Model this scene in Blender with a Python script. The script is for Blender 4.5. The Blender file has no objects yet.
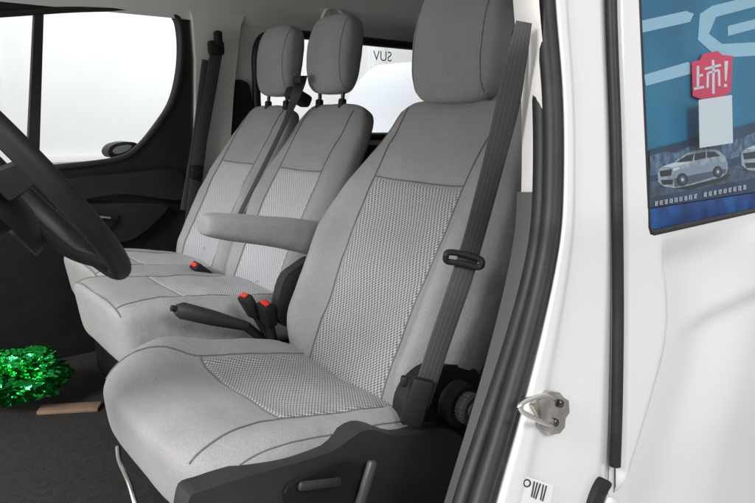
import bpy, bmesh, math, random
from mathutils import Vector, Matrix, noise, geometry
random.seed(3)
V = Vector
scene = bpy.context.scene
COL = scene.collection
# ------------------------------------------------------------------ camera model
F = 640.0; CX, CY = 377.5, 251.5
CAM = V((0, 0, 1.55))
AZ = math.radians(51); PITCH = math.radians(12)
dirh = V((math.cos(AZ), math.sin(AZ), 0)); rgt = V((math.sin(AZ), -math.cos(AZ), 0))
fwd = dirh*math.cos(PITCH) - V((0, 0, math.sin(PITCH)))
upv = dirh*math.sin(PITCH) + V((0, 0, math.cos(PITCH)))
cd = bpy.data.cameras.new('camera'); cam = bpy.data.objects.new('camera', cd); COL.objects.link(cam)
cd.sensor_width = 36; cd.lens = F/755*36; cd.clip_start = 0.02; cd.clip_end = 500
cam.matrix_world = Matrix.Translation(CAM) @ Matrix((rgt, upv, -fwd)).transposed().to_4x4()
scene.camera = cam
def ray(px, py): return fwd + rgt*((px-CX)/F) - upv*((py-CY)/F)
def onY(px, py, y):
    r = ray(px, py); return CAM + r*(y/r.y)
def onP(px, py, p, n):
    r = ray(px, py); return CAM + r*((p-CAM).dot(n)/r.dot(n))
def ss(a, b, x):
    t = max(0, min(1, (x-a)/(b-a))); return t*t*(3-2*t)
def skin_y(z): return 0.50 + 0.16*max(0, z-1.40) - 0.05*ss(1.40, .95, z)
def onS(px, py, off=0):
    y = .5
    for i in range(12):
        p = onY(px, py, y+off); y = skin_y(p.z)
    return onY(px, py, y+off)
# ------------------------------------------------------------------ helpers
def herm(x, pts):
    n = len(pts)
    if x <= pts[0][0]: return pts[0][1]
    if x >= pts[-1][0]: return pts[-1][1]
    for i in range(n-1):
        if x <= pts[i+1][0]:
            x0, y0 = pts[i]; x1, y1 = pts[i+1]; h = x1-x0
            def sl(k):
                if k <= 0: return (pts[1][1]-pts[0][1])/(pts[1][0]-pts[0][0])
                if k >= n-1: return (pts[-1][1]-pts[-2][1])/(pts[-1][0]-pts[-2][0])
                return (pts[k+1][1]-pts[k-1][1])/(pts[k+1][0]-pts[k-1][0])
            t = (x-x0)/h; m0, m1 = sl(i)*h, sl(i+1)*h
            return (2*t**3-3*t*t+1)*y0+(t**3-2*t*t+t)*m0+(-2*t**3+3*t*t)*y1+(t**3-t*t)*m1
def cat(pts, n=8, closed=False):
    P = [V(p) for p in pts]; out = []; m = len(P)
    for i in range(m if closed else m-1):
        if closed: a, b, c, d = P[(i-1) % m], P[i], P[(i+1) % m], P[(i+2) % m]
        else: a, b, c, d = P[max(i-1, 0)], P[i], P[i+1], P[min(i+2, m-1)]
        for k in range(n):
            t = k/n
            out.append(0.5*((2*b)+(c-a)*t+(2*a-5*b+4*c-d)*t*t+(3*b-a-3*c+d)*t**3))
    if not closed: out.append(P[-1])
    return out
def tag(o, label=None, cat_=None, group=None, kind=None):
    if label: o['label'] = label
    if cat_: o['category'] = cat_
    if group: o['group'] = group
    if kind: o['kind'] = kind
    return o
def empty(name, loc, label, cat_, group=None):
    o = bpy.data.objects.new(name, None); COL.objects.link(o); o.location = loc; o.empty_display_size = .05
    o['wl'] = list(loc); return tag(o, label, cat_, group)
def wl(o): return V(o['wl'])
def obj(name, verts, faces, mat, parent=None, smooth=True, uvs=None, sharp=35, recalc=True):
    me = bpy.data.meshes.new(name)
    verts = [V(v) for v in verts]
    if parent: org = wl(parent)
    else:
        n = len(verts); org = V((sum(v.x for v in verts)/n, sum(v.y for v in verts)/n, min(v.z for v in verts)))
    me.from_pydata([v-org for v in verts], [], faces)
    if uvs:
        ul = me.uv_layers.new(name='UVMap')
        for l in me.loops: ul.data[l.index].uv = uvs[l.vertex_index]
    if recalc:
        bm = bmesh.new(); bm.from_mesh(me); bmesh.ops.recalc_face_normals(bm, faces=bm.faces); bm.to_mesh(me); bm.free()
    if smooth:
        me.shade_smooth()
        if sharp: me.set_sharp_from_angle(angle=math.radians(sharp))
    me.materials.append(mat)
    o = bpy.data.objects.new(name, me); COL.objects.link(o); o['wl'] = list(org)
    if parent: o.parent = parent
    else: o.location = org
    return o
class MB:
    def __init__(s): s.v = []; s.f = []; s.uv = []
    def add(s, v, f):
        k = len(s.v); s.v += [V(a) for a in v]; s.f += [tuple(i+k for i in q) for q in f]; return s
    def box(s, c, size, rot=None, bev=.004, seg=2):
        bm = bmesh.new(); bmesh.ops.create_cube(bm, size=1)
        for v in bm.verts: v.co = V((v.co.x*size[0], v.co.y*size[1], v.co.z*size[2]))
        if bev: bmesh.ops.bevel(bm, geom=bm.edges[:], offset=bev, segments=seg, profile=.5, affect='EDGES')
        R = rot if rot else Matrix.Identity(3)
        bm.verts.index_update()
        s.add([R @ v.co + V(c) for v in bm.verts], [[v.index for v in f.verts] for f in bm.faces]); bm.free(); return s
    def tube(s, pts, r, seg=12, caps=True):
        pts = [V(p) for p in pts]; n = len(pts); vs = []; fs = []
        t = (pts[1]-pts[0]).normalized(); u = t.orthogonal().normalized()
        for i in range(n):
            t2 = (pts[min(i+1, n-1)]-pts[max(i-1, 0)]).normalized()
            u = (u-t2*u.dot(t2)).normalized(); w = t2.cross(u)
            rr = r(i/(n-1)) if callable(r) else r
            for j in range(seg):
                a = 2*math.pi*j/seg; vs.append(pts[i]+(u*math.cos(a)+w*math.sin(a))*rr)
        for i in range(n-1):
            for j in range(seg):
                fs.append((i*seg+j, i*seg+(j+1) % seg, (i+1)*seg+(j+1) % seg, (i+1)*seg+j))
        if caps: fs += [tuple(range(seg)), tuple((n-1)*seg+j for j in range(seg))]
        return s.add(vs, fs)
    def cyl(s, c, axis, r, h, seg=32, bev=.15):
        ax = V(axis).normalized(); c = V(c)
        prof = [(0, 0), (r*(1-bev), 0), (r, h*bev), (r, h*(1-bev)), (r*(1-bev), h), (0, h)]
        u = ax.orthogonal().normalized(); w = ax.cross(u); vs = []; fs = []
        for (q, z) in prof:
            for j in range(seg):
                a = 2*math.pi*j/seg; vs.append(c+ax*z+(u*math.cos(a)+w*math.sin(a))*max(q, 1e-4))
        for i in range(len(prof)-1):
            for j in range(seg): fs.append((i*seg+j, i*seg+(j+1) % seg, (i+1)*seg+(j+1) % seg, (i+1)*seg+j))
        return s.add(vs, fs)
    def slab(s, outer, holes=(), th=V((0, .02, 0))):
        loops = [[V(p) for p in outer]]+[[V(p) for p in h] for h in holes]
        fl = [p for l in loops for p in l]; n = len(fl)
        tris = geometry.tessellate_polygon(loops)
        vs = fl+[p+th for p in fl]; fs = [tuple(t) for t in tris]+[tuple(i+n for i in reversed(t)) for t in tris]
        k = 0
        for l in loops:
            m = len(l)
            for i in range(m):
                a, b = k+i, k+(i+1) % m; fs.append((a, b, b+n, a+n))
            k += m
        return s.add(vs, fs)
    def ribbon(s, pts, wv, w, th=.0016):
        pts = [V(p) for p in pts]; n = len(pts); vs = []; fs = []; L = 0
        for i, p in enumerate(pts):
            if i: L += (p-pts[i-1]).length
            t = (pts[min(i+1, n-1)]-pts[max(i-1, 0)]).normalized()
            q = wv(i/(n-1)) if callable(wv) else V(wv)
            ww = w(i/(n-1)) if callable(w) else w
            q = (q-t*q.dot(t)).normalized(); nn = t.cross(q)
            for a, b in ((-1, -.7), (-.9, -1.3), (.9, -1.3), (1, -.7), (1, .7), (.9, 1.3), (-.9, 1.3), (-1, .7)):
                vs.append(p+q*a*ww/2+nn*b*th/2); s.uv.append((a*.5+.5, L))
        for i in range(n-1):
            for j in range(8): fs.append((i*8+j, i*8+(j+1) % 8, (i+1)*8+(j+1) % 8, (i+1)*8+j))
        return s.add(vs, fs)
    def build(s, name, mat, parent=None, **k):
        if s.uv and len(s.uv) == len(s.v): k['uvs'] = s.uv
        return obj(name, s.v, s.f, mat, parent, **k)
def grid(rows, skip=None):
    n = len(rows[0]); vs = [p for r in rows for p in r]; fs = []
    for i in range(len(rows)-1):
        for j in range(n-1):
            if skip and skip(i, j): continue
            fs.append((i*n+j, i*n+j+1, (i+1)*n+j+1, (i+1)*n+j))
    return vs, fs
# ------------------------------------------------------------------ materials
def mat(name, col, rough=.5, metal=0, bump=None, var=None, coat=0, spec=.5, sheen=0):
    m = bpy.data.materials.new(name); m.use_nodes = True; nt = m.node_tree; b = nt.nodes['Principled BSDF']
    b.inputs['Base Color'].default_value = (*col, 1); b.inputs['Roughness'].default_value = rough
    b.inputs['Metallic'].default_value = metal; b.inputs['Coat Weight'].default_value = coat
    b.inputs['Specular IOR Level'].default_value = spec; b.inputs['Sheen Weight'].default_value = sheen
    tc = nt.nodes.new('ShaderNodeTexCoord')
    if var:
        nz = nt.nodes.new('ShaderNodeTexNoise'); nz.inputs['Scale'].default_value = var[0]; nz.inputs['Detail'].default_value = 6
        nt.links.new(tc.outputs['Object'], nz.inputs['Vector'])
        r = nt.nodes.new('ShaderNodeValToRGB'); k = var[1]
        r.color_ramp.elements[0].position = .3; r.color_ramp.elements[1].position = .7
        r.color_ramp.elements[0].color = (*[c*(1-k) for c in col], 1); r.color_ramp.elements[1].color = (*[min(1, c*(1+k)) for c in col], 1)
        nt.links.new(nz.outputs['Fac'], r.inputs['Fac']); nt.links.new(r.outputs['Color'], b.inputs['Base Color'])
    if bump:
        nz = nt.nodes.new('ShaderNodeTexNoise'); nz.inputs['Scale'].default_value = bump[0]; nz.inputs['Detail'].default_value = 3
        nt.links.new(tc.outputs['Object'], nz.inputs['Vector'])
        bp = nt.nodes.new('ShaderNodeBump'); bp.inputs['Strength'].default_value = bump[1]; bp.inputs['Distance'].default_value = bump[2]
        nt.links.new(nz.outputs['Fac'], bp.inputs['Height']); nt.links.new(bp.outputs['Normal'], b.inputs['Normal'])
    return m
def math_node(nt, op, a, b=None):
    n = nt.nodes.new('ShaderNodeMath'); n.operation = op
    for i, v in enumerate((a, b)):
        if v is None: continue
        if isinstance(v, (int, float)): n.inputs[i].default_value = v
        else: nt.links.new(v, n.inputs[i])
    return n.outputs[0]
def fabric(name, col, k=.14):
    m = mat(name, col, rough=.95, spec=.12, sheen=.12); nt = m.node_tree; b = nt.nodes['Principled BSDF']
    tc = nt.nodes.new('ShaderNodeTexCoord')
    sep = nt.nodes.new('ShaderNodeSeparateXYZ'); nt.links.new(tc.outputs['Object'], sep.inputs[0])
    f = 2*math.pi/.0026
    xz = math_node(nt, 'ADD', sep.outputs['X'], math_node(nt, 'MULTIPLY', sep.outputs['Z'], 1.0))
    w = math_node(nt, 'MULTIPLY', math_node(nt, 'SINE', math_node(nt, 'MULTIPLY', xz, f)), math_node(nt, 'SINE', math_node(nt, 'MULTIPLY', sep.outputs['Y'], f)))
    nz = nt.nodes.new('ShaderNodeTexNoise'); nz.inputs['Scale'].default_value = 420; nz.inputs['Detail'].default_value = 2
    nt.links.new(tc.outputs['Object'], nz.inputs['Vector'])
    nz2 = nt.nodes.new('ShaderNodeTexNoise'); nz2.inputs['Scale'].default_value = 9; nz2.inputs['Detail'].default_value = 4
    nt.links.new(tc.outputs['Object'], nz2.inputs['Vector'])
    h = math_node(nt, 'ADD', math_node(nt, 'MULTIPLY', w, .35), nz.outputs['Fac'])
    fac = math_node(nt, 'ADD', math_node(nt, 'MULTIPLY', h, .7), math_node(nt, 'MULTIPLY', nz2.outputs['Fac'], .35))
    r = nt.nodes.new('ShaderNodeValToRGB'); r.color_ramp.elements[0].position = .2; r.color_ramp.elements[1].position = .9
    r.color_ramp.elements[0].color = (*[c*(1-k*2) for c in col], 1); r.color_ramp.elements[1].color = (*[c*(1+k*2) for c in col], 1)
    nt.links.new(fac, r.inputs['Fac']); nt.links.new(r.outputs['Color'], b.inputs['Base Color'])
    bp = nt.nodes.new('ShaderNodeBump'); bp.inputs['Strength'].default_value = .5; bp.inputs['Distance'].default_value = .0008
    nt.links.new(h, bp.inputs['Height'])
    bp2 = nt.nodes.new('ShaderNodeBump'); bp2.inputs['Strength'].default_value = .5; bp2.inputs['Distance'].default_value = .014
    nt.links.new(nz2.outputs['Fac'], bp2.inputs['Height']); nt.links.new(bp.outputs['Normal'], bp2.inputs['Normal'])
    nt.links.new(bp2.outputs['Normal'], b.inputs['Normal'])
    return m
def pattern(name, dark, light, p, q):
    m = mat(name, dark, rough=.85, spec=.2, sheen=.1); nt = m.node_tree; b = nt.nodes['Principled BSDF']
    uv = nt.nodes.new('ShaderNodeUVMap'); sep = nt.nodes.new('ShaderNodeSeparateXYZ'); nt.links.new(uv.outputs[0], sep.inputs[0])
    vv = math_node(nt, 'MULTIPLY', sep.outputs['Y'], 1/q)
    sl = math_node(nt, 'MULTIPLY', sep.outputs['Y'], .55)
    u = math_node(nt, 'MULTIPLY', math_node(nt, 'ADD', sep.outputs['X'], sl), 2*math.pi/p); v = math_node(nt, 'MULTIPLY', vv, 2*math.pi)
    w = math_node(nt, 'MULTIPLY', math_node(nt, 'SINE', u), math_node(nt, 'SINE', v))
    nz = nt.nodes.new('ShaderNodeTexNoise'); nz.inputs['Scale'].default_value = 450
    nt.links.new(uv.outputs[0], nz.inputs['Vector'])
    w = math_node(nt, 'ADD', w, math_node(nt, 'MULTIPLY', math_node(nt, 'SUBTRACT', nz.outputs['Fac'], .5), 1.2))
    fac = math_node(nt, 'MULTIPLY', math_node(nt, 'ADD', w, 1.0), .5)
    r = nt.nodes.new('ShaderNodeValToRGB'); r.color_ramp.elements[0].position = .26; r.color_ramp.elements[1].position = .74
    r.color_ramp.elements[0].color = (*dark, 1); r.color_ramp.elements[1].color = (*light, 1)
    nt.links.new(fac, r.inputs['Fac']); nt.links.new(r.outputs['Color'], b.inputs['Base Color'])
    bp = nt.nodes.new('ShaderNodeBump'); bp.inputs['Strength'].default_value = .6; bp.inputs['Distance'].default_value = .0015
    nt.links.new(fac, bp.inputs['Height']); nt.links.new(bp.outputs['Normal'], b.inputs['Normal'])
    return m
def webbing():
    m = mat('belt_webbing', (.05, .05, .053), .6, spec=.4); nt = m.node_tree; b = nt.nodes['Principled BSDF']
    uv = nt.nodes.new('ShaderNodeUVMap'); sep = nt.nodes.new('ShaderNodeSeparateXYZ'); nt.links.new(uv.outputs[0], sep.inputs[0])
    s1 = math_node(nt, 'SINE', math_node(nt, 'MULTIPLY', sep.outputs['X'], 2*math.pi*5))
    zz = math_node(nt, 'SINE', math_node(nt, 'ADD', math_node(nt, 'MULTIPLY', sep.outputs['Y'], 2*math.pi/.0022), math_node(nt, 'MULTIPLY', sep.outputs['X'], 50)))
    h = math_node(nt, 'ADD', math_node(nt, 'MULTIPLY', s1, .5), math_node(nt, 'MULTIPLY', zz, .5))
    fac = math_node(nt, 'ADD', math_node(nt, 'MULTIPLY', h, .4), .5)
    r = nt.nodes.new('ShaderNodeValToRGB'); r.color_ramp.elements[0].color = (.034, .034, .036, 1); r.color_ramp.elements[1].color = (.068, .068, .072, 1)
    nt.links.new(fac, r.inputs['Fac']); nt.links.new(r.outputs['Color'], b.inputs['Base Color'])
    bp = nt.nodes.new('ShaderNodeBump'); bp.inputs['Strength'].default_value = .35; bp.inputs['Distance'].default_value = .0006
    nt.links.new(h, bp.inputs['Height']); nt.links.new(bp.outputs['Normal'], b.inputs['Normal'])
    return m
FAB = fabric('grey_fabric', (.300, .295, .294)); SEAM = fabric('seam_fabric', (.15, .148, .148))
PAT = pattern('slanted_thread_fabric', (.125, .128, .136), (.47, .475, .49), .0092, .0098)
PATF = pattern('fine_pattern_fabric', (.24, .247, .262), (.50, .512, .535), .0108, .0094)
BLK = mat('black_plastic', (.011, .011, .012), .55, bump=(700, .3, .0006), var=(12, .25), spec=.35)
DGR = mat('charcoal_plastic', (.030, .030, .032), .5, bump=(600, .35, .0006), var=(10, .2), spec=.4)
DRM = mat('door_trim_plastic', (.016, .016, .017), .55, bump=(600, .35, .0006), var=(10, .2), spec=.35)
RUB = mat('black_rubber', (.015, .015, .016), .52, bump=(250, .3, .0008), var=(20, .3), spec=.4)
BEI = mat('beige_trim', (.70, .685, .66), .8, bump=(500, .3, .0005), var=(8, .04))
GRT = mat('grey_pillar_trim', (.09, .089, .088), .7, bump=(500, .3, .0005), var=(8, .06))
WHT = mat('white_paint', (.785, .788, .793), .24, coat=.6, var=(2.5, .010), bump=(30, .03, .001))
MET = mat('zinc_metal', (.55, .53, .49), .3, metal=1, bump=(150, .3, .001), var=(40, .3))
CHR = mat('bright_steel', (.75, .74, .72), .22, metal=1)
DST = mat('dark_steel', (.10, .10, .10), .3, metal=1)
RED = mat('red_button', (.70, .03, .015), .4)
WEB = webbing()
FLR = mat('floor_mat', (.015, .013, .012), .95, bump=(300, .9, .004), var=(60, .4))
GRD = mat('showroom_tile', (.45, .44, .43), .35, var=(3, .08))
WAL = mat('showroom_wall', (.80, .81, .82), .7, var=(1.2, .03))
CARD = mat('cardboard', (.19, .12, .08), .85, var=(30, .15))
FOIL = mat('green_foil', (.025, .52, .09), .14, metal=1, bump=(11, .5, .025))
_fl = {}
def flat(name, col, rough=.4):
    if name not in _fl: _fl[name] = mat(name, col, rough)
    return _fl[name]
def glass(name, tint, rough=.0, refl=.12):
    m = bpy.data.materials.new(name); m.use_nodes = True; nt = m.node_tree; nt.nodes.clear()
    o = nt.nodes.new('ShaderNodeOutputMaterial'); mx = nt.nodes.new('ShaderNodeMixShader'); t = nt.nodes.new('ShaderNodeBsdfTransparent'); g = nt.nodes.new('ShaderNodeBsdfGlossy')
    t.inputs[0].default_value = (*tint, 1); g.inputs['Roughness'].default_value = rough; mx.inputs[0].default_value = refl
    nt.links.new(t.outputs[0], mx.inputs[1]); nt.links.new(g.outputs[0], mx.inputs[2]); nt.links.new(mx.outputs[0], o.inputs[0]); return m
GLS = glass('clear_glass', (.97, .98, .98), refl=.04); TNT = glass('tinted_glass', (.80, .85, .88), refl=.05)
# ------------------------------------------------------------------ upholstered pads
class Pad:
    def __init__(s, yc, ctrl, sign, W, Tf, Tb, bump, n=3.2, p=8, amp=.0026, seed=0):
        s.yc, s.ctrl, s.sign, s.W, s.Tf, s.Tb, s.bump, s.n, s.p, s.amp, s.seed = yc, ctrl, sign, W, Tf, Tb, bump, n, p, amp, seed
    def path(s, t):
        X = [(c[0], c[1]) for c in s.ctrl]; Z = [(c[0], c[2]) for c in s.ctrl]
        f = lambda q: V((herm(q, X), 0, herm(q, Z)))
        a, b = f(max(0, t-.01)), f(min(1, t+.01)); d = (b-a).normalized()
        return f(t), V((-d.z, 0, d.x))*s.sign
    def r(s, t): return max(1e-4, (1-abs(2*t-1)**s.p))**(1/s.p)
    def pos(s, a, d, t):
        P, N = s.path(t); q = P+N*d+V((0, s.yc+a, 0))
        return q+N*(noise.noise(q*11+V((s.seed*7.3, 0, 0)))*s.amp*2+noise.noise(q*28)*s.amp*.8)
    def front(s, a, t, off=0):
        r = s.r(t); w = herm(t, s.W)*r; u = max(-.999, min(.999, a/w)); e = (1-abs(u)**s.n)**(1/s.n)
        return s.pos(a, e*herm(t, s.Tf)*r+r*s.bump(t, u)*e**.5+off, t)
    def shell(s, name, mat_, parent, rows=64, ring=72):
        vs = []; fs = []
        for i in range(rows+1):
            t = .5-.5*math.cos(math.pi*i/rows); t = min(max(t, 1e-5), 1-1e-5); r = s.r(t); w = herm(t, s.W)*r
            for j in range(ring):
                th = 2*math.pi*(j+.5)/ring; c, sn = math.cos(th), math.sin(th)
                a = w*math.copysign(abs(c)**(2/s.n), c); e = math.copysign(abs(sn)**(2/s.n), sn)
                if sn > 0: d = e*herm(t, s.Tf)*r+r*s.bump(t, a/w)*e**.5
                else: d = e*herm(t, s.Tb)*r
                vs.append(s.pos(a, d, t))
        for i in range(rows):
            for j in range(ring): fs.append((i*ring+j, i*ring+(j+1) % ring, (i+1)*ring+(j+1) % ring, (i+1)*ring+j))
        fs += [tuple(range(ring)), tuple(rows*ring+j for j in range(ring))]
        return obj(name, vs, fs, mat_, parent, sharp=0)
    def patch(s, name, mat_, parent, t0, t1, w, off=.003, nu=26, nv=50):
        rows = []; uv = []; L = (s.path(t1)[0]-s.path(t0)[0]).length
        for i in range(nv+1):
            t = t0+(t1-t0)*i/nv; row = []
            for j in range(nu+1):
                u = -1+2*j/nu; a = u*(w(t) if callable(w) else w)
                edge = (i in (0, nv)) or (j in (0, nu))
                row.append(s.front(a, t, -.003 if edge else off)); uv.append((a, L*i/nv))
            rows.append(row)
        vs, fs = grid(rows); return obj(name, vs, fs, mat_, parent, sharp=0, uvs=uv, recalc=True)
    def seam(s, pts, parent, r=.0017, name='seam'):
        P = [s.front(a, t, .0006) for a, t in pts]
        return MB().tube(P, r, 8).build(name, SEAM, parent)
def lin(a, b, n=24): return [(a[0]+(b[0]-a[0])*i/n, a[1]+(b[1]-a[1])*i/n) for i in range(n+1)]
def gau(u, c, w): return math.exp(-((u-c)/w)**2)

# ================================================================== DRIVER SEAT
ds = empty('upholstered_driver_chair', (.6, 1.0, .70), 'large grey cloth driver seat with patterned centre, nearest the open door', 'car seat')
def back_bump(h): return lambda t, u: h*ss(0, .2, t)*(1-ss(.45, .95, t))*gau(abs(u), .80, .17) - .010*ss(0, .15, t)*(1-ss(.8, 1, t))*gau(u, 0, .5)
rec = math.radians(27.4); U = V((math.sin(rec), 0, math.cos(rec))); N = V((-math.cos(rec), 0, math.sin(rec)))
O = V((.742, 0, 1.064)) - N*.055 - U*.09
ct = [(k/5, (O+U*.685*k/5+N*(.016*math.sin(math.pi*k/5))).x, (O+U*.685*k/5+N*(.016*math.sin(math.pi*k/5))).z) for k in range(6)]
db = Pad(1.0, ct, 1, [(0, .225), (.25, .25), (.5, .255), (.7, .235), (.85, .207), (1, .195)], [(0, .06), (1, .045)], [(0, .10), (.3, .115), (.6, .095), (1, .05)], back_bump(.060), n=3.4, p=11)
db.shell('backrest', FAB, ds)
pw = lambda t: .124+.014*ss(.1, .6, t)
db.patch('centre_panel', PAT, ds, .06, .70, pw)
for sg in (-1, 1):
    db.seam([(sg*pw(t), t) for t in [.06+.64*i/30 for i in range(31)]]+[(sg*(pw(.7)+.01*i/12), .7+.27*i/12) for i in range(1, 13)], ds)
    db.seam([(sg*(.232-.06*ss(.55, .97, t)), t) for t in [.08+.88*i/40 for i in range(41)]], ds, r=.0012)
db.seam(lin((-pw(.7), .7), (pw(.7), .7)), ds)
def cbump(t, u):
    k = ss(.05, .35, t)*(1-ss(.55, .95, t)); far = ss(.0, .5, t)*(1-ss(.8, 1, t))
    return .028*k*gau(u, -.84, .14)+.044*far*gau(u, .80, .18)-.010*gau(u, 0, .5)
dc = Pad(.988, [(0, .82, .950), (.3, .68, .969), (.6, .51, .995), (.85, .375, 1.026), (1, .292, 1.02)], -1,
         [(0, .235), (.4, .252), (.8, .250), (1, .232)], [(0, .06), (.5, .068), (1, .075)], [(0, .05), (1, .060)], cbump, n=4.4, p=6.5)
dc.shell('seat_cushion', FAB, ds)
dc.patch('centre_panel', PAT, ds, .10, .70, .156)
for sg in (-1, 1):
    dc.seam([(sg*(.156+.033*ss(.70, .97, t)), t) for t in [.1+.86*i/40 for i in range(41)]], ds)
    dc.seam([(sg*.232, t) for t in [.08+.86*i/40 for i in range(41)]], ds, r=.0012)
dc.seam(lin((-.156, .70), (.156, .70)), ds)
def headrest(name_parent, x, yc, zc, w, h, lean, tf=.055, seed=0):
    c, s_ = math.cos(lean), math.sin(lean)
    b0 = V((x-s_*h/2, 0, zc-c*h/2)); b1 = V((x+s_*h/2, 0, zc+c*h/2))
    ctl = [(0, b0.x, b0.z), (.5, (b0.x+b1.x)/2-.006, (b0.z+b1.z)/2), (1, b1.x, b1.z)]
    p = Pad(yc, ctl, 1, [(0, w*.90), (.35, w*.98), (.7, w), (1, w*.93)], [(0, tf*.8), (.5, tf), (1, tf*.85)], [(0, tf*.7), (.5, tf*.9), (1, tf*.8)], lambda t, u: 0, n=3.2, p=5, amp=.0014, seed=seed)
    o = p.shell('headrest', FAB, name_parent, rows=44, ring=56)
    for sg in (-1, 1):
        p2 = [p.front(sg*w*.80, t, .0004) for t in [.06+.88*i/24 for i in range(25)]]
        MB().tube(p2, .0009, 6).build('seam', SEAM, o)
        MB().tube([(b0.x, yc+sg*.06, b0.z+.03), (b0.x-s_*.08+.002, yc+sg*.06, b0.z-.09)], .006, 12).build('headrest_post', DST, o)
        MB().cyl((b0.x-s_*.05, yc+sg*.06, b0.z-.045), (.1, 0, 1), .012, .03).build('post_sleeve', BLK, o)
    return o
headrest(ds, 1.055, 1.01, 1.700, .126, .255, math.radians(9))
arm = Pad(1.305, [(0, .91, 1.250), (.5, .75, 1.285), (1, .565, 1.318)], -1, [(0, .034), (.5, .037), (1, .036)], [(0, .036), (.5, .032), (1, .029)], [(0, .060), (.5, .040), (1, .026)], lambda t, u: 0, n=3, p=7, amp=.001)
arm.shell('armrest', FAB, ds, 40, 40)
def px(pts, y): return [onY(a, b, y) for a, b in pts]
MB().slab(cat(px([(283, 283), (296, 268), (318, 262), (318, 330), (295, 330), (278, 318)], 1.262), 5, True), th=V((0, .03, 0))).build('armrest_bracket', DGR, ds)
MB().cyl((.87, 1.262, 1.25), (0, 1, 0), .04, .02).build('armrest_pivot', BLK, ds)
side = px([(188, 503), (212, 488), (260, 473), (330, 452), (366, 430), (400, 436), (440, 428), (462, 438), (474, 470), (476, 560), (300, 640), (200, 560)], .722)
MB().slab(cat(side, 5, True), th=V((0, .04, 0))).build('side_trim', DGR, ds)
MB().slab(cat(px([(286, 486), (345, 462), (360, 474), (350, 500), (300, 512)], .718), 5, True), th=V((0, -.005, 0))).build('trim_recess', BLK, ds)
MB().box(onY(366, 484, .702), (.016, .012, .075), Matrix.Rotation(math.radians(22), 3, 'Y'), .005).build('height_lever', flat('lever_grey', (.07, .07, .07)), ds)
MB().box(onY(320, 484, .705), (.075, .010, .014), Matrix.Rotation(math.radians(16), 3, 'Y'), .005).build('tilt_lever', DGR, ds)
MB().box((.60, 1.0, .82), (.44, .42, .23), None, .02).build('seat_base', BLK, ds)
kc = onY(456, 402, .735)
MB().cyl(kc+V((0, .01, 0)), (0, -1, 0), .040, .03).build('recliner_cover', BLK, ds)
kn = MB().cyl(kc+V((0, -.02, 0)), (0, -1, 0), .027, .022)
for i in range(24):
    a = i/24*2*math.pi; kn.box(kc+V((math.cos(a)*.0268, -.031, math.sin(a)*.0268)), (.002, .018, .003), Matrix.Rotation(-a, 3, 'Y'), .0008, 1)
kn.cyl(kc+V((0, -.040, 0)), (0, -1, 0), .014, .006)
kn.build('recliner_knob', DGR, ds)
MB().slab(cat(px([(414, 384), (440, 366), (478, 372), (482, 420), (470, 440), (410, 440), (404, 410)], .752), 5, True), th=V((0, .03, 0))).build('hinge_cover', BLK, ds)
MB().tube(cat([onY(118, 447, 1.15), onY(120, 462, 1.12), onY(130, 485, 1.05), onY(141, 520, 1.0), onY(160, 560, .95)], 6), .005, 10).build('slide_bar', CHR, ds)

# ================================================================== DUAL PASSENGER SEAT
ps = empty('passenger_bench_seat', (.7, 1.80, .70), 'grey cloth double passenger seat with two backrests beyond the armrest', 'car seat')
rec = math.radians(28); U = V((math.sin(rec), 0, math.cos(rec))); N = V((-math.cos(rec), 0, math.sin(rec)))
PB = V((.85, 0, 1.085)); PN = N.copy()
for yc, wq, sd, xf, hy in ((1.61, .198, 3, .072, 1.625), (2.00, .188, 5, .140, 1.94)):
    O = PB - N*.05 - U*.09
    ct = [(k/5, (O+U*.665*k/5+N*(.012*math.sin(math.pi*k/5))).x, (O+U*.665*k/5+N*(.012*math.sin(math.pi*k/5))).z) for k in range(6)]
    b = Pad(yc, ct, 1, [(0, wq), (.6, wq), (.85, wq*.90), (1, wq*.80)], [(0, .05), (1, .04)], [(0, .06), (1, .04)], back_bump(.03), n=3.6, p=10, seed=sd)
    b.shell('backrest', FAB, ps, 52, 60)
    b.patch('centre_panel', PATF, ps, .06, .66, .118)
    for sg in (-1, 1): b.seam([(sg*.118, t) for t in [.06+.9*i/40 for i in range(41)]], ps)
    b.seam(lin((-.118, .66), (.118, .66)), ps)
    headrest(ps, 1.155, hy, 1.724, .106, .225, math.radians(8), .05, sd)
    xx = lambda x: x+xf*(.92-x)/.585
    c = Pad(yc, [(0, .92, 1.005), (.35, xx(.72), 1.02), (.7, xx(.50), 1.045), (.88, xx(.39), 1.06), (1, xx(.335), 1.055)], -1,
            [(0, wq), (.4, wq+.006), (1, wq+.004)], [(0, .06), (.5, .07), (1, .072)], [(0, .06), (1, .085)],
            lambda t, u: .014*ss(.1, .4, t)*(1-ss(.6, 1, t))*gau(abs(u), .84, .15), n=5.5, p=10, seed=sd)
    c.shell('seat_cushion', FAB, ps, 60, 68)
    c.patch('centre_panel', PATF, ps, .12, .66, .13)
    for sg in (-1, 1): c.seam([(sg*(.13+.03*ss(.66, .97, t)), t) for t in [.12+.84*i/40 for i in range(41)]], ps)
    c.seam(lin((-.13, .66), (.13, .66)), ps)
    c.seam([(wq*.93*k/20, .955) for k in range(-20, 21)], ps)
MB().box((.74, 1.80, .84), (.40, .76, .26), None, .02).build('seat_base', BLK, ps)
mb = empty('middle_seat_belt', (1.0, 1.80, 1.1), 'dark belt emerging between the two passenger headrests and down between their backrests', 'seat belt')
def bk(a, b, o=.05): return onP(a, b, PB+PN*o, PN)
MB().box(bk(298, 97, .040), (.08, .05, .04), Matrix.Rotation(.45, 3, 'Y'), .012).build('belt_guide', BLK, mb)
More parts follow.
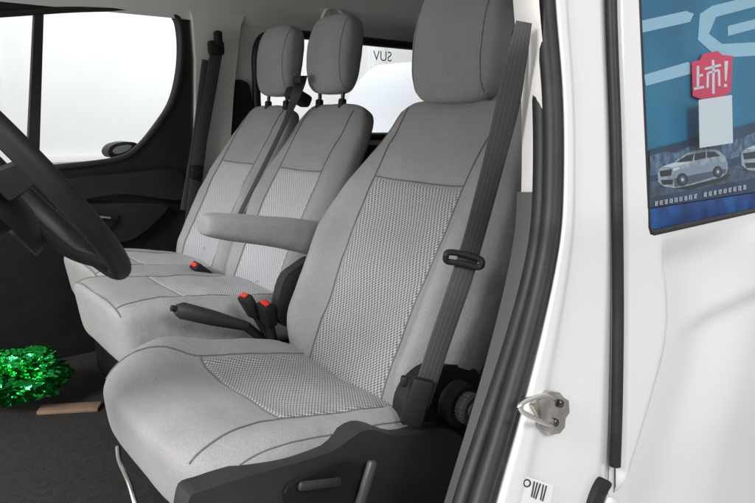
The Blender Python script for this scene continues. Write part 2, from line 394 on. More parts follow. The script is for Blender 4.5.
MB().ribbon(cat([bk(302, 76, .05), bk(299, 86, .072), bk(294, 100, .072), bk(286, 120, .045), bk(271, 152, .030), bk(255, 184, .025), bk(241, 212, .02), bk(228, 240, .0)], 6), (.78, -.63, 0), lambda t: .034-.020*ss(.1, .5, t)).build('webbing', WEB, mb)
MB().box(bk(299, 80, .085), (.02, .046, .022), None, .004).build('belt_tongue', BLK, mb)

# ================================================================== buckles, handbrake
def buckle(p, label, grp=None, ax=V((-.35, -.1, 1))):
    ax = ax.normalized(); e = empty('belt_buckle', V((p.x, p.y, p.z-.1)), label, 'belt buckle', grp)
    x = V((0, 1, 0)); x = (x-ax*x.dot(ax)).normalized(); y = ax.cross(x); R = Matrix((x, y, ax)).transposed()
    MB().box(p, (.042, .026, .060), R, .006).build('housing', BLK, e)
    MB().box(p+ax*.031+y*-.001, (.026, .012, .006), R, .002).build('release_button', RED, e)
    MB().ribbon([p-ax*.03, p-ax*.07, p-ax*.13], x, .03, .008).build('stalk', BLK, e)
buckle(onY(250, 306, 1.32), 'black buckle with red button, farther one of the pair beside the driver seat', ax=V((-.5, .1, 1)))
buckle(onY(267, 314, 1.27), 'black buckle with red button, nearer one of the pair beside the driver seat', ax=V((-.3, -.2, 1)))
buckle(onY(201, 270, 1.80), 'small black buckle with red button standing on the passenger bench cushions', ax=V((-.8, -.1, .7)))
hb = empty('handbrake', onY(240, 330, 1.33)-V((0, 0, .3)), 'black handbrake lever between driver seat and passenger bench', 'handbrake')
h0, h1 = onY(176, 309, 1.33), onY(246, 326, 1.33)
MB().tube([h0, h0+(h1-h0)*.08, h0+(h1-h0)*.5, h1], lambda t: .012 if t == 0 else (.019 if t < .5 else (.018 if t < .9 else .012)), 20).build('grip', DGR, hb)
MB().tube([h0+(h0-h1)*.06, h0], .007, 14).build('release_button', BLK, hb)
MB().tube([h1, h1+V((.06, 0, -.06)), h1+V((.09, 0, -.3))], .012, 12).build('lever_arm', BLK, hb)
MB().box(h1+V((.06, 0, -.26)), (.3, .10, .22), None, .02).build('lever_cover', BLK, hb)

# ================================================================== DRIVER BELT
sb = empty('driver_seat_belt', (.70, .66, 1.0), 'dark grey seat belt hanging from door pillar across side of driver seat', 'seat belt')
bp = [(524, 22, .57), (519, 48, .575), (510, 92, .60), (498, 145, .63), (484, 200, .665), (469, 255, .70), (455, 298, .705), (440, 342, .715), (426, 385, .725), (419, 405, .73)]
MB().ribbon(cat([onY(*q) for q in bp], 6), lambda t: V((.80, -.5, .3)), lambda t: .022+.014*ss(0, .25, t)).build('webbing', WEB, sb)
MB().ribbon(cat([onY(522, 26, .585), onY(513, 88, .605), onY(498, 150, .64), onY(485, 200, .675), (onY(470, 255, .71))], 6), lambda t: V((.80, -.5, .3)), lambda t: .022+.012*ss(0, .4, t)).build('webbing', WEB, sb)
g = onY(463, 262, .695)
R = Matrix((rgt, -dirh, V((0, 0, 1)))).transposed() @ Matrix.Rotation(math.radians(8), 3, 'Y')
t_ = MB().tube(cat([g+R@V(q) for q in ((-.028, -.006, .005), (-.024, -.008, .011), (0, -.010, .011), (.027, -.008, .007), (.032, -.006, 0), (.027, -.008, -.007), (0, -.010, -.005), (-.024, -.008, -.004))], 4, True)+[g+R@V((-.028, -.006, .005))], .0052, 10)
t_.build('belt_tongue', BLK, sb)
MB().box(onY(417, 402, .722), (.038, .018, .085), R @ Matrix.Rotation(.12, 3, 'Y'), .006).build('anchor_cover', BLK, sb)
MB().box(onY(404, 381, .73), (.012, .014, .018), R, .004).build('anchor_tab', BLK, sb)
MB().box(onY(523, 34, .592), (.030, .016, .020), R @ Matrix.Rotation(.3, 3, 'Y'), .006).build('belt_loop', BLK, sb)

# ================================================================== STEERING WHEEL
sw = empty('steering_wheel', (.176, 1.0, 1.484), 'black steering wheel cut off by the left edge of the frame', 'steering wheel')
c0 = V((.168, 1.0, 1.480)); uu = V((-.592, 0, .806)); yy = V((0, 1, 0)); nn = V((.806, 0, .592)); RR = .195
WHL = mat('wheel_grip', (.012, .012, .013), .55, bump=(500, .3, .0005), var=(15, .3), spec=.3)
MB().tube([c0+(uu*math.sin(a)+yy*math.cos(a))*RR for a in [2*math.pi*i/72 for i in range(73)]], .0152, 20, False).build('rim', WHL, sw)
# domed airbag cover with soft edge
rows = []
for k in range(9):
    q = k/8; rr_ = .098*math.sin(q*math.pi/2)**.8; hh = -.018-.045*(1-math.cos(q*math.pi/2))
    rows.append([c0+nn*hh+(uu*math.sin(a)*1.0+yy*math.cos(a))*max(rr_, .001)*(1-.10*math.sin(a)) for a in [2*math.pi*i/48 for i in range(49)]])
vs, fs = grid(rows); obj('airbag_cover', vs, fs, WHL, sw, sharp=0)
for a in (math.radians(5), math.radians(175), math.radians(262), math.radians(278)):
    d = uu*math.sin(a)+yy*math.cos(a); pz = d.cross(nn)
    MB().ribbon(cat([c0+d*.07-nn*.035, c0+d*.13-nn*.03, c0+d*.165-nn*.014, c0+d*.193-nn*.002], 5), pz, lambda t: .046-.018*t, .012).build('spoke', WHL, sw)
MB().tube([c0-nn*.05, c0-nn*.3], .06, 24).build('column_shroud', BLK, sw)

# ================================================================== NEAR BODY SIDE
vb = empty('van_body', (1.2, 1.4, 0), 'white van body shell with door pillar, roof and pale headlining', 'van body')
Ls = [(-260, 545), (-100, 548), (0, 553), (100, 561), (200, 561), (250, 556), (330, 538), (420, 513), (503, 488), (700, 432), (1000, 380)]
Rs = [(-260, 602), (0, 606), (150, 611), (300, 613), (465, 611), (600, 606), (1000, 590)]
rows = []
for i in range(91):
    py = -260+1260*i/90; l, r = herm(py, Ls), herm(py, Rs); row = []
    for j in range(41):
        u = j/40; off = .035*(1-ss(0, .14, u)) + .014*ss(.88, 1, u)+.006*ss(.26, .33, u)
        row.append(onS(l-3+(r-l+4)*u, py, off))
    rows.append(row)
vs, fs = grid(rows); obj('pillar_skin', vs, fs, WHT, vb, sharp=0)
pys = [-260+1160*i/110 for i in range(111)]
seal = [onS(herm(p, Ls)-9, p, .022) for p in pys]
MB().tube(seal, .0135, 16).build('door_seal', RUB, vb)
MB().tube([onS(herm(p, Ls)-19-6*ss(250, 500, p), p, .05) for p in pys], .014, 16).build('door_seal', RUB, vb)
def trim(p0, p1, dl, dr, yl, yr, m, nm):
    rows = []
    for i in range(41):
        p = p0+(p1-p0)*i/40; row = []
        for j in range(9):
            u = j/8; row.append(onY(herm(p, Ls)+dl+(dr-dl)*u, p, yl+(yr-yl)*u - .008*math.sin(math.pi*u)))
        rows.append(row)
    vs, fs = grid(rows); return obj(nm, vs, fs, m, vb, sharp=0)
trim(-260, 192, -40, -14, .62, .56, BEI, 'upper_pillar_trim')
trim(192, 900, -44, -14, .62, .555, GRT, 'lower_pillar_trim')
gs = [(-260, 608), (0, 611), (150, 616), (300, 618), (400, 617), (466, 615)]
MB().tube([onS(herm(-260+726*i/60, gs), -260+726*i/60, .004) for i in range(61)], .0085, 14).build('sliding_door_seal', RUB, vb)
rows = []
for i in range(61):
    p = -260+1260*i/60; rows.append([onS(herm(p, Rs)-2+j*3.4, p, .016) for j in range(7)])
vs, fs = grid(rows); obj('seal_channel', vs, fs, WHT, vb, sharp=0)
sp = lambda a, b, o: onS(a, b, o)
stm = MB().slab([onS(a, b, -.0005) for a, b in ((529, 404), (534, 397), (541, 394), (546, 390), (556, 391), (560, 396), (565, 399), (566, 411), (562, 417), (561, 426), (556, 432), (547, 433), (542, 428), (536, 425), (535, 415))], th=V((0, -.006, 0)))
st = obj('door_striker', stm.v, stm.f, MET, vb, sharp=30)
MB().slab([onS(a, b, -.0063) for a, b in ((538, 401), (546, 396), (554, 397), (553, 404), (546, 409), (550, 418), (557, 420), (555, 427), (547, 427), (540, 418))], th=V((0, -.003, 0))).build('striker_boss', MET, st)
MB().tube(cat([sp(554, 400, -.006), sp(544, 396, -.020), sp(530, 399, -.031), sp(521, 404, -.034), sp(520, 409, -.034), sp(526, 414, -.033), sp(538, 420, -.024), sp(548, 424, -.012), sp(553, 425, -.005)], 6), .0034, 14).build('striker_loop', CHR, st)
for a, b in ((559, 403), (554, 422)):
    MB().cyl(sp(a, b, -.006), (0, -1, 0), .0056, .005, 24, .2).build('bolt', DST, st)
lab = MB().slab([onS(a, b, .002) for a, b in ((519, 474), (553, 485), (545, 530), (509, 520))], th=V((0, -.0006, 0))).build('warning_label', flat('label_white', (.85, .85, .84)), vb)
LI = flat('label_ink', (.03, .03, .03))
for k in range(5):
    MB().slab([onS(a, b, .0009) for a, b in ((534+k*3, 481+k*1.1), (535+k*3, 481.4+k*1.1), (532+k*3-(k % 3), 497+k*1.1), (531+k*3-(k % 3), 496.6+k*1.1))], th=V((0, -.0004, 0))).build('label_print', LI, lab)
mk = MB()
for a0 in range(12):
    q = [onS(527+4*math.cos(x)*rr, 483+4.2*math.sin(x)*rr, .0009) for x, rr in ((a0*.5236, 1), (a0*.5236+.56, 1), (a0*.5236+.56, .7), (a0*.5236, .7))]
    mk.slab(q, th=V((0, -.0004, 0)))
mk.build('label_symbol', LI, lab)

# ================================================================== SLIDING DOOR
sd = empty('sliding_door', (1.4, .5, .3), 'white sliding side door with dark window of posters on the right', 'van door')
ZW = 1.367
def xat(z, curve, d=0):
    lo, hi = .3, 2.
    for _ in range(30):
        m = (lo+hi)/2; q = V((m, skin_y(z), z))-CAM; dz = q.dot(fwd); pyy = CY-F*q.dot(upv)/dz; pxx = CX+F*q.dot(rgt)/dz
        if pxx < herm(pyy, curve)+d: lo = m
        else: hi = m
    return (lo+hi)/2
crs = [(0, 640), (235, 660), (290, 668), (340, 667), (400, 652), (450, 637), (500, 622), (600, 600)]
wl_ = [(-300, 628), (0, 640), (235, 650), (300, 652)]
zs = [.3+(ZW-.3)*i/90 for i in range(91)]+[ZW+(2.0-ZW)*i/16 for i in range(1, 17)]
rows = []
for z in zs:
    a = xat(z, gs, 8); wx = xat(max(z, ZW), wl_); xc = xat(z, crs); row = []
    xs = [a+(wx-a)*j/24 for j in range(25)]+[wx+(2.6-wx)*(j/80)**1.5 for j in range(1, 81)]
    for x in xs:
        o = .012*(1-ss(0, .012, x-a))
        if z < ZW:
            fz = ss(.005, .07, ZW-z)
            o += .024*ss(-.006, .024, x-xc)*fz - .034*ss(.03, .40, x-xc)*fz
            zc = 1.17+.10*(x-1.0)
            o += .014*ss(.02, -.02, z-zc)*ss(.05, .2, x-xc)
        row.append(V((x, skin_y(z)+o, z)))
    rows.append(row)
vs, fs = grid(rows, skip=lambda i, j: i >= 90 and j >= 24)
obj('door_skin', vs, fs, WHT, sd, sharp=0)
def wpt(dx, z, off): return V((xat(max(z, ZW), wl_)+dx, skin_y(z)+off, z))
pth = [wpt(.0, 1.99-(1.99-ZW-.012)*i/20, .004) for i in range(21)]+[wpt(.004, ZW+.003, .004), wpt(.014, ZW, .004)]+[V((xat(ZW, wl_)+.03+1.6*i/30, skin_y(ZW)+.004, ZW)) for i in range(31)]
MB().tube(pth, .0055, 12).build('window_seal', RUB, sd)
rows = [[wpt(2.0*j/10, ZW+(1.99-ZW)*i/10, .006) for j in range(11)] for i in range(11)]
vs, fs = grid(rows); obj('window_glass', vs, fs, TNT, sd, sharp=0)
PY = lambda a, b, o: onP(a, b, V((0, .53+o, ZW)), V((0, 1, -.16)))
def poster(pts, o, m, name, parent=None, th=.001): return MB().slab([PY(a, b, o) for a, b in pts], th=V((0, th, 0))).build(name, m, parent, smooth=False)
def gradm(name, c1, c2, sc=8):
    m = mat(name, c1, .5); nt = m.node_tree; b = nt.nodes['Principled BSDF']; tc = nt.nodes.new('ShaderNodeTexCoord')
    n = nt.nodes.new('ShaderNodeTexNoise'); n.inputs['Scale'].default_value = sc; n.inputs['Detail'].default_value = 5; nt.links.new(tc.outputs['Object'], n.inputs['Vector'])
    r = nt.nodes.new('ShaderNodeValToRGB'); r.color_ramp.elements[0].position = .3; r.color_ramp.elements[1].position = .7
    r.color_ramp.elements[0].color = (*c1, 1); r.color_ramp.elements[1].color = (*c2, 1)
    nt.links.new(n.outputs['Fac'], r.inputs['Fac']); nt.links.new(r.outputs['Color'], b.inputs['Base Color']); return m
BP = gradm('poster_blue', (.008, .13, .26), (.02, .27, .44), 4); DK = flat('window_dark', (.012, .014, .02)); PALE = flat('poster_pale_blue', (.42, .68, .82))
PINK = flat('poster_pink', (.90, .035, .12)); WH = flat('poster_white', (.86, .87, .88))
b1 = poster([(620, -260), (960, -260), (960, 60), (755, 128), (648, 158), (636, 60)], .04, BP, 'blue_poster'); tag(b1, 'large blue poster with pale brush strokes behind the sliding door window', 'poster')
def strokes(lst, o, m, nm, par):
    mm = MB()
    for q in lst: mm.slab([PY(a, b, o) for a, b in q], th=V((0, .0006, 0)))
    return mm.build(nm, m, par, smooth=False)
def seg(a, b, w=1.6):
    d = V((b[0]-a[0], b[1]-a[1])).normalized(); n = V((-d.y, d.x))*w/2
    return [(a[0]+n.x, a[1]+n.y), (b[0]+n.x, b[1]+n.y), (b[0]-n.x, b[1]-n.y), (a[0]-n.x, a[1]-n.y)]
strokes([[(640, 21), (686, 11), (694, 14), (690, 22), (641, 33)]], .039, PALE, 'brush_stroke', b1)
strokes([[(644, 75), (688, 62), (696, 66), (690, 74), (646, 86)]], .039, PALE, 'brush_stroke', b1)
strokes([[(700, 14), (712, 6), (800, -16), (800, -5), (716, 17), (709, 34), (722, 44), (800, 40), (800, 53), (718, 58), (698, 40)]], .039, PALE, 'brush_stroke', b1)
strokes([[(728, 26), (800, 8), (800, 17), (728, 36)]], .039, PALE, 'brush_stroke', b1)
pk = poster([(692, 62), (700, 60), (703, 54), (718, 51), (722, 55), (733, 56), (731, 92), (722, 97), (703, 100), (693, 96)], .034, PINK, 'pink_banner'); tag(pk, 'pink launch banner with white characters hanging in front of blue poster', 'banner')
strokes([seg((698, 66), (698, 88), 2.4), seg((698, 76), (703, 75), 2.4), seg((694, 89), (704, 87), 2.4)], .0332, WH, 'banner_character', pk)
strokes([seg((713, 60), (713.5, 68), 2.4), seg((705, 69), (721, 65), 2.4), seg((708, 73), (707.6, 88), 2.2), seg((708, 73), (719, 70), 2.2), seg((719, 70), (719.5, 86), 2.2), seg((713.5, 66), (713.5, 94), 2.4)], .0332, WH, 'banner_character', pk)
strokes([[(724.6, 61), (728.2, 61), (726.6, 81), (725, 81)]], .0332, WH, 'exclamation_mark', pk)
strokes([seg((725.7, 84), (725.6, 87), 2.8)], .0332, WH, 'exclamation_dot', pk)
sk = poster([(699, 100), (732, 95), (733, 143), (700, 148)], .012, WH, 'white_sticker'); tag(sk, 'white paper sticker on the sliding door window below pink banner', 'sticker')
cp = poster([(650, 150), (960, 70), (960, 150), (755, 192), (650, 208)], .036, gradm('poster_dusk', (.012, .028, .07), (.04, .09, .18), 10), 'car_poster'); tag(cp, 'dark poster picturing a white car, low in the sliding door window', 'poster')
strokes([[(650, 156), (664, 152), (676, 153), (690, 146), (702, 148), (722, 139), (740, 139), (755, 132), (800, 122), (800, 144), (650, 176)]], .0357, gradm('printed_mountains', (.015, .04, .10), (.20, .31, .46), 60), 'printed_mountains', cp)
strokes([[(650, 182), (755, 162), (800, 152), (800, 170), (755, 178), (650, 198)]], .0354, gradm('printed_road', (.02, .035, .06), (.13, .18, .25), 45), 'printed_road', cp)
for dx, dy, k_ in ((0, 0, 1.16), (86, -18, 1.25)):
    T = lambda q: [(693+(a-693)*k_+dx, 168+(b-168)*k_+dy) for a, b in q]
    S = lambda q, o, m, nm: strokes([T(q)], o+.002, m, nm, cp)
    BODY = gradm('printed_silver', (.26, .32, .40), (.60, .65, .71), 60); LIT = flat('printed_highlight', (.80, .83, .86)); SHD = flat('printed_shade', (.09, .12, .16))
    S([(662, 184), (690, 187), (722, 178), (726, 173), (700, 176)], .0331, flat('printed_shadow', (.01, .012, .016)), 'printed_shadow')
    S([(663, 180), (662.5, 173), (664, 169), (668, 166), (677, 163), (682, 159), (687, 155.6), (694, 153.2), (703, 151.6), (711, 151.6), (716, 153.6), (720.5, 158), (722.8, 163), (723, 168), (721.5, 173), (717, 176), (704, 179.5), (690, 183), (677, 185.3), (668, 184)], .0330, BODY, 'printed_car')
    S([(676, 170), (696, 166.5), (721.5, 162.5), (722.5, 168), (700, 173), (677, 178)], .0328, flat('printed_side', (.33, .39, .47)), 'printed_side')
    S([(677, 177), (700, 172.5), (722, 168.5), (721, 172.5), (690, 182), (677, 184.5)], .03275, SHD, 'printed_sill')
    S([(667, 167), (677, 163.5), (692, 163), (676, 167.5)], .0326, LIT, 'printed_bonnet')
    S([(679, 163), (688, 157.2), (694, 155.8), (692.5, 161.8)], .0322, DK, 'printed_windscreen')
    S([(695, 155.6), (704, 154), (704, 159.4), (694.4, 161.5)], .0322, DK, 'printed_window')
    S([(705.5, 153.9), (711.5, 153.8), (716.5, 157.5), (705.5, 159.2)], .0322, DK, 'printed_window')
    S([(664.5, 170.6), (675, 169), (674.4, 174.4), (665.5, 175.6)], .0322, DK, 'printed_grille')
    S([(665.5, 178.5), (676, 177.8), (675.5, 182), (667.5, 182.4)], .0322, DK, 'printed_intake')
    S([(675.5, 168.6), (681.5, 167), (681, 169.2), (676, 170.8)], .0320, WH, 'printed_headlight')
    for cx_, cy_, ra, rb in ((684, 178, 4.6, 5.6), (714.5, 171.3, 3.9, 5.0)):
        E = lambda f: [(cx_+ra*f*math.cos(k*.3927), cy_+rb*f*math.sin(k*.3927)) for k in range(16)]
        S(E(1), .0321, DK, 'printed_tyre'); S(E(.62), .0317, SHD, 'printed_rim'); S(E(.25), .0315, LIT, 'printed_hub')
bs = poster([(650, 209), (755, 193), (960, 152), (960, 215), (650, 250)], .036, gradm('poster_navy', (.006, .03, .15), (.02, .15, .50), 16), 'blue_strip'); tag(bs, 'deep blue printed strip along the bottom of sliding door window', 'poster')
random.seed(8)
for i in range(19):
    if i in (9,): continue
    x, y = 655+i*4.9, 203.8-i*.9
    L_ = []
    for q in range(3): L_.append(seg((x+random.uniform(0, .6), y-2+q*1.8), (x+random.uniform(2.4, 3.4), y-2.3+q*1.8), .55))
    for q in range(2): L_.append(seg((x+.6+q*1.7+random.uniform(-.3, .4), y-2.4+random.uniform(0, 1)), (x+.5+q*1.7+random.uniform(-.6, .6), y+2), .55))
    strokes(L_, .0345, WH, 'caption_character', cp)
dk = poster([(600, -280), (1100, -280), (1100, 400), (600, 400)], .09, DK, 'dark_interior_sheet'); dk.parent = sd; dk.location = V(dk['wl'])-wl(sd)  # near-black sheet painted as the shaded van interior behind the posters
MB().box(onS(609, 503, .0), (.035, .02, .020), Matrix.Rotation(.5, 3, 'Y'), .006).build('lower_bracket', WHT, vb)
MB().slab(cat([onS(a, b, -.004) for a, b in ((596, 494), (604, 480), (612, 484), (607, 494), (602, 506), (592, 510))], 4, True), th=V((0, .012, 0))).build('bracket_hook', BLK, vb)

# ================================================================== FAR SIDE
FP, FN = V((0, 2.40, 1.2)), V((0, 1, .14)).normalized()
def fp(a, b, o=0): return onP(a, b, FP+V((0, o, 0)), FN)
pd = empty('passenger_door', (.4, 2.45, .7), 'closed black trimmed passenger door with bright window on the far side', 'van door')
def rnd(pts, o=0, n=5): return [fp(p.x, p.y, o) for p in cat([V((a, b, 0)) for a, b in pts], n, True)]
hole = rnd([(-120, 20), (-60, 17), (0, 14), (80, 9), (150, 9), (174, 14), (181, 32), (181, 65), (174, 98), (160, 122), (138, 148), (115, 160), (60, 167), (0, 172), (-60, 178), (-120, 182)])
outer = [fp(a, b) for a, b in [(-160, 2), (60, 0), (172, 2), (188, 12), (192, 60), (192, 130), (188, 250), (182, 420), (60, 480), (-160, 500)]]
MB().slab(outer, [hole], th=V((0, .05, 0))).build('door_panel', BLK, pd)
MB().tube(hole+[hole[0]], .011, 10, False).build('window_seal', RUB, pd)
MB().slab([fp(a, b, -.005) for a, b in ((35, 8), (44, 8), (39, 173), (27, 173))], th=V((0, .03, 0))).build('window_divider', RUB, pd)
vs = [fp(a, b, .03) for a, b in ((-150, 0), (190, 0), (190, 180), (-150, 190))]; obj('window_glass', vs, [(0, 1, 2, 3)], GLS, pd, smooth=False)
MB().slab(rnd([(55, 182), (120, 174), (175, 170), (185, 187), (180, 200), (120, 194), (60, 202)], -.03), th=V((0, .03, 0))).build('upper_armrest', DRM, pd)
MB().slab(rnd([(60, 207), (100, 204), (160, 204), (165, 212), (135, 238), (110, 242), (70, 238)], -.035), th=V((0, .035, 0))).build('door_pull', DRM, pd)
MB().slab(rnd([(72, 214), (112, 212), (118, 218), (104, 232), (76, 230)], -.045), th=V((0, .012, 0))).build('pull_recess', BLK, pd)
MB().tube([fp(78, 219, -.06), fp(95, 217, -.065), fp(110, 218, -.06)], .006, 10).build('door_handle', MET, pd)
# far door mirror seen through the glass
dm = empty('door_mirror', fp(118, 150, .16), 'small dark door mirror outside the far passenger window corner', 'mirror')
mo = rnd([(108, 152), (113, 145), (125, 142), (136, 143), (138, 148), (128, 155), (113, 158)], .14)
MB().slab(mo, th=V((0, .08, 0))).build('mirror_housing', RUB, dm)
MB().slab(rnd([(113, 151), (117, 147), (126, 145), (132, 146), (127, 151), (117, 154)], .132), th=V((0, .004, 0))).build('mirror_glass', flat('mirror_grey', (.30, .32, .34), .1), dm)
MB().slab([fp(a, b, -.02) for a, b in [(186, -5), (250, 2), (241, 25), (237, 60), (234, 90), (230, 150), (222, 200), (212, 270), (190, 260), (196, 130), (196, 60), (193, 20)]], th=V((0, .04, 0))).build('far_pillar_trim', BEI, vb)
hole = rnd([(256, 80), (256, 52), (264, 37), (290, 34), (360, 41), (420, 47), (500, 55), (560, 62), (560, 120), (500, 132), (400, 136), (330, 136), (268, 132), (258, 115)])
outer = [fp(a, b) for a, b in [(230, -5), (640, 30), (640, 350), (180, 420), (200, 250)]]
MB().slab(outer, [hole], th=V((0, .05, 0))).build('far_side_panel', BEI, vb)
MB().tube(hole+[hole[0]], .018, 12, False).build('window_seal', RUB, vb)
MB().slab(rnd([(233, 84), (246, 82), (251, 92), (254, 112), (262, 142), (400, 145), (560, 143), (560, 330), (300, 380), (200, 400), (205, 250), (226, 130)], -.012, 6), th=V((0, .012, 0))).build('lower_side_trim', DRM, vb)
vs = [fp(a, b, .03) for a, b in ((245, 20), (600, 40), (600, 160), (245, 160))]; rg = obj('rear_window_glass', vs, [(0, 1, 2, 3)], GLS, vb, smooth=False)
MB().tube(cat([fp(322, 20, -.09), fp(326, 11, -.10), fp(336, 8, -.10), (fp(343, 14, -.10)), fp(341, 20, -.09)], 5), .008, 10).build('grab_handle', BEI, vb)
cu = bpy.data.curves.new('t', 'FONT'); cu.body = 'SUV'; cu.size = .062
to = bpy.data.objects.new('t', cu); COL.objects.link(to); bpy.context.view_layer.update()
me = to.to_mesh(); vv = [v.co.copy() for v in me.vertices]; ff = [tuple(p.vertices) for p in me.polygons]; to.to_mesh_clear(); bpy.data.objects.remove(to)
base = fp(368, 60, .025)
obj('glass_lettering', [base+V((.14-v.x, 0, v.y)) for v in vv], ff, flat('letter_pale', (.85, .87, .90)), rg, smooth=False)
fb = empty('far_pillar_belt', fp(185, 240, -.06), 'black seat belt and adjuster on the far pale pillar', 'seat belt')
MB().ribbon([fp(217, 48, -.05), fp(210, 90, -.05), fp(201, 140, -.055), (fp(195, 190, -.06)), fp(188, 245, -.06)], (1, 0, 0), .048, .003).build('webbing', WEB, fb)
MB().ribbon([fp(206, 60, -.04), fp(196, 140, -.045), fp(184, 210, -.05)], (1, 0, 0), .03, .003).build('webbing', WEB, fb)
MB().box(fp(216, 48, -.06), (.06, .03, .05), None, .01).build('belt_loop', BLK, fb)
MB().box(fp(218, 38, -.06), (.028, .03, .05), None, .008).build('height_adjuster', BLK, fb)
MB().box(fp(196, 172, -.07), (.045, .03, .05), None, .008).build('belt_tongue', BLK, fb)
def lath(xs, prof, m, nm, par):
    rows = [[V((x, y, z)) for y, z in prof] for x in xs]; vs, fs = grid(rows); return obj(nm, vs, fs, m, par, sharp=0)
pr = [(.60, 1.90), (.66, 1.955), (.8, 1.985), (1.4, 2.0), (2.0, 1.985), (2.2, 1.96), (2.27, 1.93), (2.30, 1.885)]
lath([-.35+3.9*i/20 for i in range(21)], pr, BEI, 'headlining', vb)
pr2 = [(.58, 1.90), (.64, 1.99), (.8, 2.03), (1.4, 2.05), (2.0, 2.03), (2.25, 2.0), (2.36, 1.90)]
lath([-.4+4.0*i/20 for i in range(21)], pr2, WHT, 'roof_skin', vb)
MB().box((3.55, 1.4, 1.2), (.05, 1.9, 1.7), None, .02).build('tail_panel', BEI, vb)
MB().box((1.5, .60, .50), (4, .12, .3), None, .02).build('sill', WHT, vb)
fl = MB().box((1.5, 1.45, .66), (4.1, 1.9, .08), None, .01).build('van_floor', FLR, None); tag(fl, kind='structure')

# ================================================================== green foil bag, cardboard
gc = onY(16, 374, 2.02)
vs = []; fs = []; nr, ns = 90, 140
def ridge(p): return 1-abs(noise.noise(p))*2
for i in range(nr+1):
    th = math.pi*i/nr
    for j in range(ns):
        ph = 2*math.pi*j/ns; d = V((math.sin(th)*math.cos(ph), math.sin(th)*math.sin(ph), math.cos(th)))
        w_ = d+V((noise.noise(d*2+V((5, 0, 0))), noise.noise(d*2+V((0, 5, 0))), noise.noise(d*2)))*.35
        k = .84+.26*noise.noise(d*1.3)+.12*ridge(w_*1.7+V((3, 1, 0)))**3+.09*ridge(w_*3.6)**3+.03*ridge(w_*8)**2
        p = V((d.x*.155, d.y*.12, d.z*.078))*k; p.z = max(p.z, -.072); vs.append(gc+p)
for i in range(nr):
    for j in range(ns): fs.append((i*ns+j, i*ns+(j+1) % ns, (i+1)*ns+(j+1) % ns, (i+1)*ns+j))
gb = obj('foil_bag', vs, fs, FOIL, None, sharp=40); tag(gb, 'crumpled shiny green foil bag in the passenger footwell', 'bag')
cb = MB().box(onY(70, 408, 1.93), (.17, .05, .012), Matrix.Rotation(-.55, 3, 'Z'), .003).build('cardboard_strip', CARD, None); tag(cb, 'flat brown cardboard strip lying beside the green foil bag', 'cardboard')
# ================================================================== surroundings
gr = obj('ground', [V((-60, -60, 0)), V((60, -60, 0)), V((60, 60, 0)), V((-60, 60, 0))], [(0, 1, 2, 3)], GRD, None, smooth=False); tag(gr, kind='structure')
wb = MB().box((6, 11, 3), (60, .2, 6), None, .01)
for i in range(16): wb.box((-20+i*3.6, 10.86, 3), (.35, .12, 6), None, .02)
wb.box((6, 10.85, .9), (60, .08, .12), None, .01)
wb = wb.build('wall', WAL, None); tag(wb, kind='structure')
pc = empty('parked_car', (6.6, 6.6, 0), 'pale silver car parked outside, glimpsed through the far rear window', 'car')
SIL = mat('silver_paint', (.50, .53, .56), .3, coat=.5)
X0 = 4.75; H = 1.36
prof = [(0, .35), (.02, .75), (.15, .95), (.6, 1.08), (1.25, 1.60), (1.9, 1.70), (3.5, 1.68), (4.15, 1.3), (4.45, 1.1), (4.5, .5), (4.4, .32)]
P2 = cat([V((X0+a, 5.9, b*H)) for a, b in prof], 5, True)
MB().slab(P2, th=V((0, 1.75, 0))).build('body', SIL, pc)
MB().tube(cat([V((X0+a, 5.87, b*H)) for a, b in [(.50, 1.09), (.66, 1.14), (1.27, 1.61), (1.9, 1.71), (3.5, 1.69), (4.1, 1.36)]], 6), .025, 8).build('roof_trim', RUB, pc)
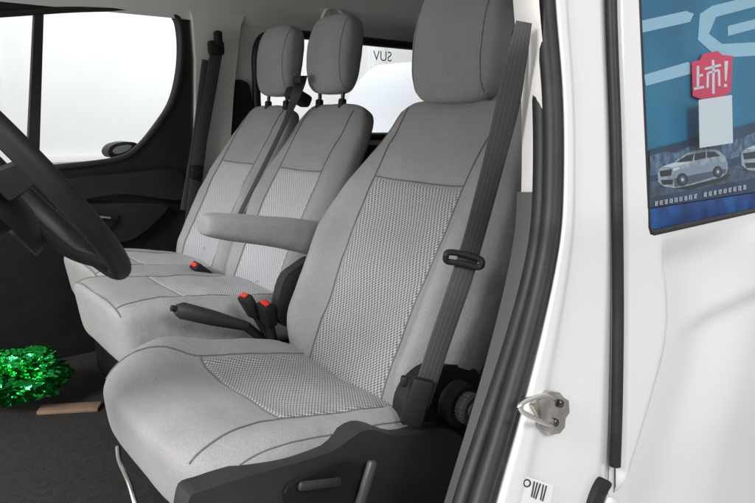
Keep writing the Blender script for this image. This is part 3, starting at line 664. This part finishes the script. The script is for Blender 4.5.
for q in ([(.80, 1.12), (1.33, 1.53), (1.9, 1.60), (1.9, 1.12)], [(2.0, 1.12), (2.0, 1.60), (3.4, 1.57), (3.85, 1.18)]):
    MB().slab([V((X0+a, 5.885, b*H)) for a, b in q], th=V((0, .01, 0))).build('side_window', flat('car_window', (.10, .13, .17), .1), pc)
for wx in (.9, 3.6):
    w_ = MB().cyl((X0+wx, 6.05, .36), (0, -1, 0), .36, .22, 40).build('wheel', RUB, pc)
    MB().cyl((X0+wx, 5.84, .36), (0, -1, 0), .22, .02, 24).build('rim', MET, w_)

# ================================================================== light
w = bpy.data.worlds.new('World'); scene.world = w; w.use_nodes = True; nt = w.node_tree
bg = nt.nodes['Background']; tc = nt.nodes.new('ShaderNodeTexCoord'); sx = nt.nodes.new('ShaderNodeSeparateXYZ'); nt.links.new(tc.outputs['Generated'], sx.inputs[0])
mr = nt.nodes.new('ShaderNodeMapRange'); mr.inputs['From Min'].default_value = -.9; mr.inputs['From Max'].default_value = .5; mr.inputs['To Min'].default_value = .46; mr.inputs['To Max'].default_value = 1.12
nt.links.new(sx.outputs['Y'], mr.inputs['Value']); nt.links.new(mr.outputs['Result'], bg.inputs[1]); bg.inputs[0].default_value = (.99, .994, 1, 1)
def area(name, loc, target, size, power, col=(1, 1, 1)):
    l = bpy.data.lights.new(name, 'AREA'); l.shape = 'RECTANGLE'; l.size = size[0]; l.size_y = size[1]; l.energy = power; l.color = col
    o = bpy.data.objects.new(name, l); COL.objects.link(o); o.location = loc; o.rotation_euler = (V(target)-V(loc)).to_track_quat('-Z', 'Y').to_euler()
area('front_lamp', (-2.2, .5, 2.9), (.7, 1.3, 1.2), (1.0, .8), 118, (1, .99, .975))
area('windscreen_fill', (-1.9, 1.5, 1.35), (1.2, 1.9, 2.1), (1.4, .5), 20, (1, .98, .95))  # added fill from the windscreen side, brightens headlining and far trim
area('side_lamp', (.2, -2.6, 3.4), (.8, .8, 1.2), (1.5, .9), 76, (1, .99, .98))
area('wall_lamp', (5, 6.5, 5.0), (6, 11, 2.0), (8, 1), 330)
scene.view_settings.view_transform = 'Standard'; scene.view_settings.look = 'None'; scene.view_settings.exposure = 0
for o in bpy.data.objects:
    if 'wl' in o: del o['wl']
